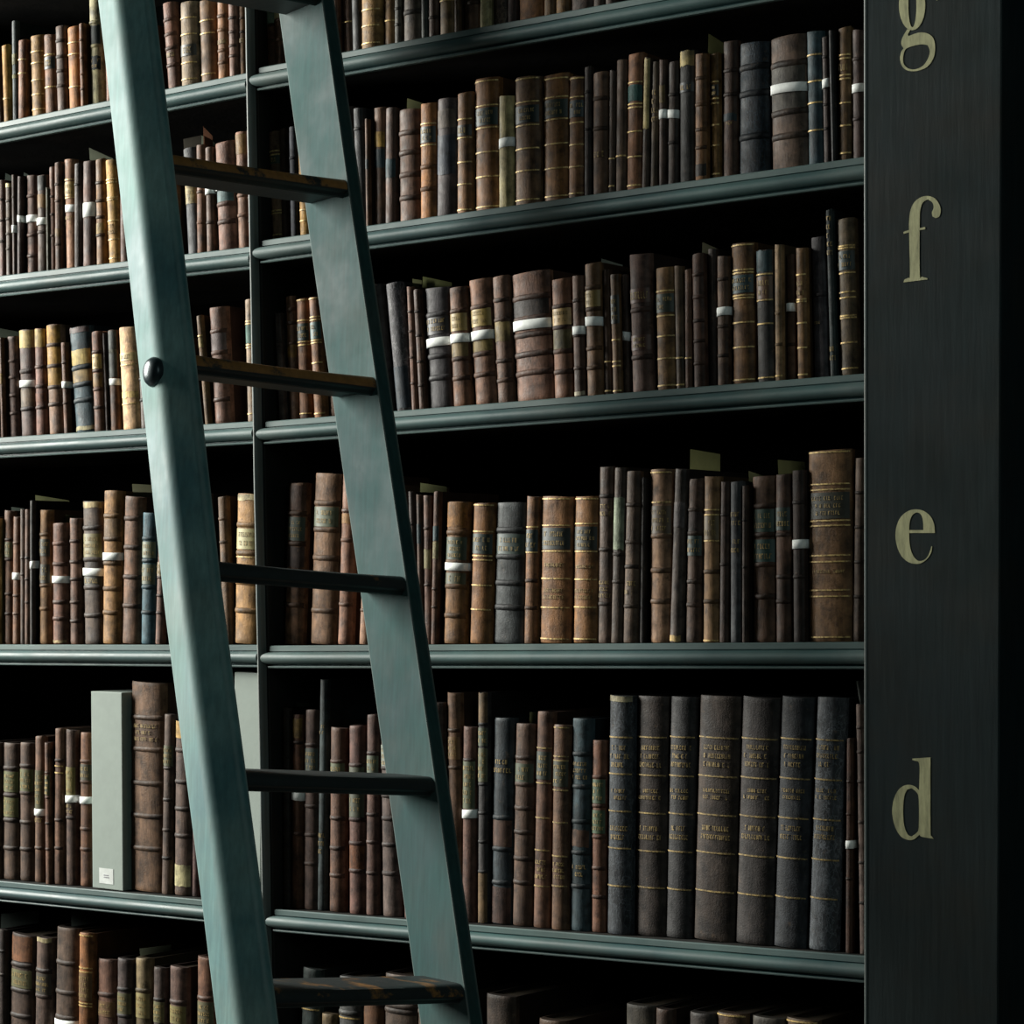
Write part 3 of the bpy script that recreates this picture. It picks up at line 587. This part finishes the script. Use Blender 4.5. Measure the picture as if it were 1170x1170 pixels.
def lettering(bm, w, bulge, z0, z1, off, rr):
    h = z1-z0; n = max(1, min(5, round(h/.0125))); pitch = h/n
    half = w/2
    for r in range(n):
        zc = z1-(r+.5)*pitch; lh = pitch*(.52 if n > 1 else .6); lh = min(lh, .011)
        span = rr.uniform(.5, .74); x = -span*half
        while x < span*half:
            lw = rr.uniform(.0016, .0034)
            if rr.random() < .86:
                t0, t1 = x/half, min(.85, (x+lw)/half)
                kind = rr.random()
                segs = [(t0, t0+(t1-t0)*.42, zc-lh/2, zc+lh/2)]
                if kind < .6: segs.append((t0, t1, zc+lh*.32, zc+lh/2))
                if kind > .3: segs.append((t0, t1, zc-lh/2, zc-lh*.32))
                if kind > .75: segs.append((t0+(t1-t0)*.6, t1, zc-lh/2, zc+lh/2))
                for a, b, c, d in segs: strip(bm, w, bulge, c, d, off, a, b)
            x += lw+rr.uniform(.0009, .0016)

def build_book(B, label, group):
    w, H, rr = B['w'], B['H'], B['rr']
    ang = math.atan(B['k'])
    H = H/math.cos(ang)
    D = max(.10, min(.30, H*rr.uniform(.62, .72)))
    bulge = min(.34*w, .0135)
    feats = parse(B['ft'])
    zof = lambda y: H*(1-(y-B['yt'])/(B['yb']-B['yt']))
    root = thing('book', label, 'book', (B['xb']+w/2+.0, B['ys']+bulge, B['zb']+.0004+abs(math.sin(ang))*w/2), group)
    root.rotation_euler = (0, ang, 0)
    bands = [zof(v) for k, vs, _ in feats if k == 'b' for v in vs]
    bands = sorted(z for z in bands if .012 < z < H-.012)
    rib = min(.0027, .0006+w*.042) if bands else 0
    st = [(0, .90), (.002, .97), (.006, 1.03), (.011, 1.0)]
    z = .011
    nfill = []
    zs = [a for a, _ in st]+[H-.011]
    for a, b in zip(zs, zs[1:]):
        if b-a > .03:
            for i in range(1, int((b-a)/.022)+1):
                zz = a+(b-a)*i/(int((b-a)/.022)+1); nfill.append((zz, 1.0))
    st = sorted(st+nfill, key=lambda p: p[0])+[(H-.011, 1.0), (H-.006, 1.02), (H-.002, .98), (H, .90)]
    bt = min(.0032, w*.16); hb0 = rr.uniform(0, .0008)
    bm = bmesh.new(); rings = []
    hc = rr.uniform(-.0012, .0008); sk = rr.uniform(-.0012, .0012)
    for zz, f in st:
        e = f.imag if isinstance(f, complex) else 0; f = f.real if isinstance(f, complex) else f
        ring = [(-w/2, D, zz), (-w/2, .006, zz), (-w/2+.0007, .003, zz)]
        for t in TS:
            x, y = spine_xy(t, w, bulge*f)
            y += rr.uniform(-.00022, .00022)-e*rib*(1-.25*t*t); x *= 1+e*min(.03, .0008/w)
            top = (hc*(1-t*t)+sk*t) if zz > H-.004 else 0
            ring.append((x, y, zz+top))
        ring += [(w/2-.0007, .003, zz), (w/2, .006, zz), (w/2, D, zz), (w/2-bt, D, zz), (w/2-bt, .004, zz), (-w/2+bt, .004, zz), (-w/2+bt, D, zz)]
        rings.append(ring)
    loft(bm, rings)
    cracked = any(k == 'K' for k, _, _ in feats)
    cv = link('cover', bm, CRACKED if cracked else LEATHER, root, True, s2l(B['col']), 38)
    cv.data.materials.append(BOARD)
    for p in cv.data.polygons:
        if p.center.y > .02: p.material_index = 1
    bm = bmesh.new(); box(bm, -w/2+bt*1.05, w/2-bt*1.05, .0045, D-.004, .003, H-.0045); link('page_block', bm, PAGES, root)
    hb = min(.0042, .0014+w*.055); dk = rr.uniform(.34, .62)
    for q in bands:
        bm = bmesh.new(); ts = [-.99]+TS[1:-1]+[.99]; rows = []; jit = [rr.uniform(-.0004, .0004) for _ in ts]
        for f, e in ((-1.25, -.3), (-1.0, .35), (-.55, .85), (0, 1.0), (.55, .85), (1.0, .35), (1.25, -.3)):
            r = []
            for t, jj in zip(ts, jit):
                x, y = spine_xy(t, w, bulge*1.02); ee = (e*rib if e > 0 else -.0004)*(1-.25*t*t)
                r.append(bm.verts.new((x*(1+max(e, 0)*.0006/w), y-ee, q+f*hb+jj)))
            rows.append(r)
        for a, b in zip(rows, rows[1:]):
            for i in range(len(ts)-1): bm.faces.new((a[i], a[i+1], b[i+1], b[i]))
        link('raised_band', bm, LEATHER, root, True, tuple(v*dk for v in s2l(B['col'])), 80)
    for k, v, c in feats:
        if k == 'g':
            for y in v:
                zz = zof(y); zz = max(.003, min(H-.003, zz)); hh = .0011
                gl = bmesh.new(); strip(gl, w, bulge*1.02, zz-hh, zz+hh, .0011, -.95, .95); link('gilt_line', gl, FADED if B['row'] == 'D' and w > .03 else GILT, root)
        elif k in 'pl':
            z1, z0 = min(H-.001, zof(v[0])), max(.001, zof(v[1])); bm = bmesh.new()
            torn = [rr.uniform(-.0012, .0012) for _ in range(8)]
            strip(bm, w, bulge*1.02, z0, z1, .0005+(.0004 if k == 'l' else 0), -.93, .93, max(1, int((z1-z0)/.02)), lambda t: torn[int((t+1)*3.5)]*(1 if k == 'p' else .15))
            link('spine_label' if k == 'l' else 'leather_patch', bm, LABEL if k == 'l' else LEATHER, root, True, s2l(c), 50)
            gt = bmesh.new()
            if k == 'l' and w > .016: lettering(gt, w, bulge*1.02, z0+(z1-z0)*.08, z1-(z1-z0)*.08, .0016, rr)
            elif k == 'l': 
                n = max(2, round((z1-z0)/.011))
                for i in range(n): 
                    zc = z0+(z1-z0)*(i+.5)/n; strip(gt, w, bulge*1.02, zc-.0022, zc+.0022, .0016, rr.uniform(-.7, -.3), rr.uniform(.2, .7))
            if len(gt.verts): link('gilt_lettering', gt, FADED, root)
            else: gt.free()
        elif k == 't':
            z1, z0 = zof(v[0]), zof(v[1])
            gt = bmesh.new(); lettering(gt, w, bulge*1.02, z0, z1, .0012, rr); link('gilt_lettering', gt, FADED, root)
        elif k == 'w':
            z1, z0 = zof(v[0]), zof(v[1]); bm = bmesh.new(); of = .0009; tl = rr.uniform(-.001, .001)
            pts = [(-w/2-.0004, D*.9), (-w/2-.0004, .006)]
            for t in TS:
                x, y = spine_xy(t, w, bulge*1.02); l = math.hypot(t*.6, 1); pts.append((x+of*.4*t, y-of-(rib if bands else 0)))
            pts += [(w/2+.0004, .006), (w/2+.0004, D*.9)]
            loft(bm, [[(x, y, zz+tl*x/w*2) for x, y in pts] for zz in (z0, (z0+z1)/2, z1)], closed=False, caps=False)
            me = link('cotton_tape', bm, PAPER, root, True, s2l(WHITE), 40)
            sm = me.modifiers.new('thick', 'SOLIDIFY'); sm.thickness = .0004
    return root

# words for each label: look first, then where it stands, counted from something one can find
def look(B):
    f = B['ft']; w = B['w']; H = B['H']
    size = 'thick ' if w > .05 else ('slim ' if w < .016 else '')
    if B['row'] not in 'HC':
        if H > .27 and B['row'] != 'D' or H > .36: size = 'tall '+size
        elif B['row'] == 'D' and H < .27 or H < .155: size = 'short '+size
    name = ' '.join([size.strip(), ('cracked ' if 'K' in f else '')+colour_word(B['col'])]).strip()
    toks = parse(f); ks = [k for k, _, _ in toks]
    if 'w' in ks: ex = ' with white tape'
    elif 'l' in ks:
        c = [c for k, _, c in toks if k == 'l'][0]
        ex = ' with '+('cream' if max(c) > 135 else 'green' if c[1] > c[0]+4 else 'olive' if max(c) > 80 and c[0]-c[2] > 18 else 'brown' if c[0] > c[2]+12 else 'dark')+' label'
    elif 'p' in ks:
        c = [c for k, _, c in toks if k == 'p'][0]
        ex = ' with '+('cream' if max(c) > 140 else 'teal' if c[2] > c[0]+4 else 'tan' if max(c) > 95 else 'dark')+' patch'
    elif 't' in ks: ex = ' with gilt lettering'
    elif 'g' in ks: ex = ' with gilt lines'
    elif 'b' in ks: ex = ' with raised bands'
    else: ex = ' with plain spine'
    return name+' book'+ex
def left_rail(y): return float(np.interp(y, [0, 300, 700, 1020, 1170], [110, 145, 190, 230, 248]))
def right_rail(y): return float(np.interp(y, [0, 464, 763, 1158], [386, 450, 494, 547]))
def visible(B):
    y = B['pt']+25; return not (left_rail(y)-4 < B['px'] < left_rail(y)+70 or right_rail(y)-68 < B['px'] < right_rail(y)+4) and B['px'] > -2
for row in 'HGFEDC':
    zones = {'near': [], 'railL': [], 'mid': [], 'div': [], 'railR': [], 'far': []}
    for bay in 'LR':
        L = sorted([b for b in BOOKS if b['row'] == row and b['bay'] == bay], key=lambda b: b['i'])
        for b in L:
            y = b['pt']+25; lr, rr = left_rail(y), right_rail(y)
            if bay == 'L': z = 'near' if b['px'] < lr-3 else ('mid' if b['px'] > lr+68 else 'railL')
            else: z = 'div' if b['px'] < rr-68 else ('far' if b['px'] > rr-4 else 'railR')
            zones[z].append(b)
    sn = SHELFNAME[row]
    for z, L in zones.items():
        n = len(L)
        for i, b in enumerate(L):
            if z == 'near': pos = f'{ORD[n-1-i]} left of ladder, {sn}'
            elif z == 'mid': pos = f'{ORD[n-1-i]} left of divider, {sn}'
            elif z == 'div': pos = f'{ORD[i]} right of divider, {sn}'
            elif z == 'railL': pos = f'{ORD[i]} behind near ladder rail, {sn}'
            elif z == 'railR': pos = f'{ORD[i]} behind far ladder rail, {sn}'
            elif i < n/2: pos = f'{ORD[i]} right of ladder, {sn}'
            else: pos = f'{ORD[n-1-i]} left of pillar, {sn}'
            b['label'] = f"{look(b)}, {pos}"
            b['group'] = 'old books on '+sn
for b in BOOKS: build_book(b, b['label'], b['group'])

# ------------------------------------------------------------------ archive boxes
def archive_box(px0, px1, pyt, pxb, row, bay, label, sticker):
    ys = .008; T = on_plane(px0, pyt, ys); T2 = on_plane(px1, pyt, ys)
    xb, pyb = x_at(pxb, shelf_z(row, bay, T[0]), ys); zb = shelf_z(row, bay, xb)
    w = T2[0]-T[0]; H = T[2]-zb; k = (T[0]-xb)/H
    t = thing('archive_box', label, 'box', (xb+w/2, ys, zb+.0004+abs(k)*w/2), 'grey archive boxes on shelf d'); t.rotation_euler = (0, math.atan(k), 0)
    bm = bmesh.new(); box(bm, -w/2, w/2, 0, .26, 0, H); bevel(bm, .0016, 2); link('box_body', bm, BOXCARD, t)
    if sticker:
        a, b, c, d = [(on_plane(x, y, ys)) for x, y in sticker]
        x0, z0, x1, z1 = a[0]-xb-w/2, a[2]-zb, b[0]-xb-w/2, b[2]-zb
        bm = bmesh.new(); box(bm, min(x0, x1), max(x0, x1), -.0006, .0003, min(z0, z1), max(z0, z1)); lb = link('paper_sticker', bm, STICKER, t)
        bm = bmesh.new(); cx = (x0+x1)/2; cz = (z0+z1)/2; rr = random.Random(5)
        for r in (0, 1):
            x = cx-.0065
            while x < cx+.0065:
                ww = rr.uniform(.001, .002); box(bm, x, x+ww, -.0008, -.0005, cz-.0035+r*.004, cz-.0015+r*.004); x += ww+.0008
        link('faint_print', bm, INK, lb)
archive_box(104, 139, 791, 105.8, 'D', 'L', 'pale grey archive box with small white sticker, standing among brown books', [(113.6, 1010), (129.2, 993.8), (0, 0), (1, 1)])
archive_box(268, 298, 769, 268, 'D', 'L', 'pale grey archive box beside the divider, partly behind the ladder', None)

# ------------------------------------------------------------------ paper slips sticking out of the books
def slip(ox, oy, s, x0, x1, y0, y1, row, bay, col, label, tilt=0.0, yy=.05):
    p = on_plane(ox+x0/s, oy+y1/s, yy); q = on_plane(ox+x0/s, oy+y0/s, yy)
    X = p[0]; px1 = ox+x1/s
    dy = .02
    for _ in range(30):                        # depth of the card that reaches the right-hand edge
        c = RC@(np.array([X, yy+dy, q[2]])-CAM); 
        if 585+F*c[0]/c[2] < px1: dy += .004
    z0, z1 = p[2]-.05, q[2]
    bm = bmesh.new(); n = 5; rr = random.Random(label); cur = rr.uniform(-.004, .004)
    rows = []
    for i in range(n+1):
        t = i/n; zz = z0+(z1-z0)*t; cx = cur*t*t
        rows.append([bm.verts.new((cx*(1-.3*u), dy*u, zz-p[2]-tilt*t*u)) for u in (0, .25, .5, .75, 1)])
    for a, b in zip(rows, rows[1:]):
        for i in range(4): bm.faces.new((a[i], a[i+1], b[i+1], b[i]))
    o = link('paper_slip', bm, SLIP, None, True, tuple(v*.4 for v in s2l(col))); o.location = (X, yy, p[2])
    tag(o, label, 'paper slip', 'paper slips in the books')
OL = (112, 114, 82); GR = (108, 112, 96); DG = (78, 86, 80)
slip(0, 0, 5.85, 605, 755, 985, 1085, 'G', 'L', (140, 146, 126), 'slanted pale slip above golden tan book beside ladder, shelf g', .012)
slip(0, 150, 5.85, 30, 80, 280, 330, 'G', 'L', DG, 'small dim slip above books at far left of shelf g', .004)
slip(0, 150, 5.85, 152, 205, 275, 305, 'G', 'L', DG, 'small dim slip just above white taped books at left, shelf g', .006)
slip(180, 130, 4.875, 240, 345, 122, 170, 'G', 'L', (120, 124, 108), 'pale slip just above the top ladder rung, shelf g', .012)
slip(180, 130, 4.875, 150, 245, 140, 200, 'G', 'L', (88, 84, 76), 'crumpled dim slip behind the top ladder rung, shelf g', -.014)
slip(180, 130, 4.875, 255, 305, 70, 125, 'G', 'L', (120, 84, 66), 'brown paper corner poking up above the top ladder rung, shelf g', .014)
slip(380, 0, 3.774, 318, 435, 424, 480, 'G', 'R', OL, 'green paper slip behind orange-brown book right of ladder, shelf g', .003)
slip(680, 0, 3.656, 470, 545, 140, 220, 'G', 'R', (96, 98, 64), 'green paper slip left of the wide blue-black book, shelf g', .008)
slip(0, 350, 5.85, 0, 125, 145, 205, 'F', 'L', (72, 78, 68), 'dim slip above books at far left of shelf f', .003)
slip(190, 320, 4.5, 622, 750, 62, 92, 'F', 'R', DG, 'dim slip above gilt banded books beside divider, shelf f', .003)
slip(420, 270, 4.034, 212, 252, 195, 240, 'F', 'R', OL, 'small olive slip above slim brown books right of ladder, shelf f', .0)
slip(420, 270, 4.034, 248, 380, 186, 250, 'F', 'R', (112, 116, 78), 'wide olive slip above white taped teal-grey book, shelf f', .002)
slip(420, 270, 4.034, 1076, 1170, 102, 135, 'F', 'R', DG, 'dim grey slip above slim books mid shelf f', .004)
slip(700, 230, 3.9, 395, 512, 182, 235, 'F', 'R', (120, 120, 98), 'pale folded slip left of the brown gilt book, shelf f', .010)
slip(0, 540, 5.32, 75, 142, 208, 240, 'E', 'L', DG, 'small dim slip above slim books at left of shelf e', .002)
slip(0, 540, 5.32, 215, 412, 136, 190, 'E', 'L', OL, 'long olive slip above the short red-brown book, shelf e', .008)
slip(0, 540, 5.32, 395, 476, 255, 290, 'E', 'L', OL, 'small olive slip left of the white taped olive-label book, shelf e', .003)
slip(0, 540, 5.32, 812, 960, 68, 155, 'E', 'L', (120, 120, 96), 'rounded olive slip above the teal book beside ladder, shelf e', .0)
slip(440, 530, 4.333, 172, 302, 94, 140, 'E', 'R', OL, 'olive slip above slim books right of ladder, shelf e', .004)
slip(670, 490, 3.545, 418, 535, 82, 180, 'E', 'R', (120, 122, 82), 'large olive slip standing highest above mid shelf e', .004)
slip(670, 490, 3.545, 660, 755, 170, 206, 'E', 'R', OL, 'olive slip above book with two green labels, shelf e', .010)
slip(670, 490, 3.545, 780, 884, 125, 186, 'E', 'R', (104, 106, 72), 'olive slip just left of the tall gilt volume, shelf e', .0)
slip(200, 750, 3.657, 502, 552, 192, 245, 'D', 'R', GR, 'pale slip above white taped slim book beside divider, shelf d', .002)
slip(200, 750, 3.657, 708, 792, 262, 300, 'D', 'R', (70, 74, 66), 'dim slip above mauve book left of far ladder rail, shelf d', .002)
slip(460, 770, 3.656, 528, 556, 160, 215, 'D', 'R', OL, 'narrow slip between brown books right of ladder, shelf d', .0)
slip(0, 1020, 4.5, 2, 190, 108, 190, 'C', 'L', (74, 82, 78), 'dim grey sheet above books at far left, bottom shelf', .004)
slip(0, 1020, 4.5, 365, 520, 100, 190, 'C', 'L', (74, 82, 78), 'dim grey sheet above orange-brown book, bottom shelf', .004)
slip(0, 1020, 4.5, 726, 885, 288, 345, 'C', 'L', (88, 92, 76), 'dim olive slip above tan book left of ladder, bottom shelf', .002)
p = on_plane(979, 778, .03); q = on_plane(985, 815, .03)
bm = bmesh.new(); d = Vector((q[0]-p[0], 0, q[2]-p[2])); c0 = Vector((p[0], .03, p[2])); nrm = Vector((d.z, 0, -d.x)).normalized()*.0012
loft(bm, [[c0+d*t+nrm*a+Vector((0, b, 0)) for a, b in ((-1, 0), (1, 0), (1, .05), (-1, .05))] for t in (0, .5, 1.0, 2.2)])
tag(link('paper_slip', bm, PAPER, None, False, s2l((104, 108, 104))), 'thin leaning card against the pillar, above books at right of shelf d', 'paper slip', 'paper slips in the books')

# ------------------------------------------------------------------ setting
bm = bmesh.new(); box(bm, -6, 1.5, -4.5, 1.0, FLOOR-.06, FLOOR); o = link('floor', bm, FLOORWOOD); o['kind'] = 'structure'
bm = bmesh.new(); box(bm, -6, 1.5, .362, .46, FLOOR, 2.6); o = link('wall_back', bm, WALLPLASTER); o['kind'] = 'structure'

# ------------------------------------------------------------------ light: tall window far to the left, added fill lamp at right, dim world
def area(name, loc, target, sx, sy, power, col):
    l = bpy.data.lights.new(name, 'AREA'); l.shape = 'RECTANGLE'; l.size = sx; l.size_y = sy; l.energy = power; l.color = col
    o = bpy.data.objects.new(name, l); COL.objects.link(o); o.location = loc
    d = Vector(target)-Vector(loc); o.rotation_euler = d.to_track_quat('-Z', 'Y').to_euler(); return o
area('window_daylight', (-7.3, -1.8, 1.75), (-2.7, -.1, .1), 1.7, 2.8, 830, (1.0, 1.0, .93))
area('added_fill', (2.5, -4.0, 2.0), (-2.6, -.3, .1), 1.5, 2.6, 34, (.8, 1.0, 1.0))  # unseen lamp added to lift the rung fronts
wd = bpy.data.worlds.new('world'); SC.world = wd; wd.use_nodes = True
bg = wd.node_tree.nodes['Background']; bg.inputs[0].default_value = (.55, .85, .9, 1); bg.inputs[1].default_value = .009
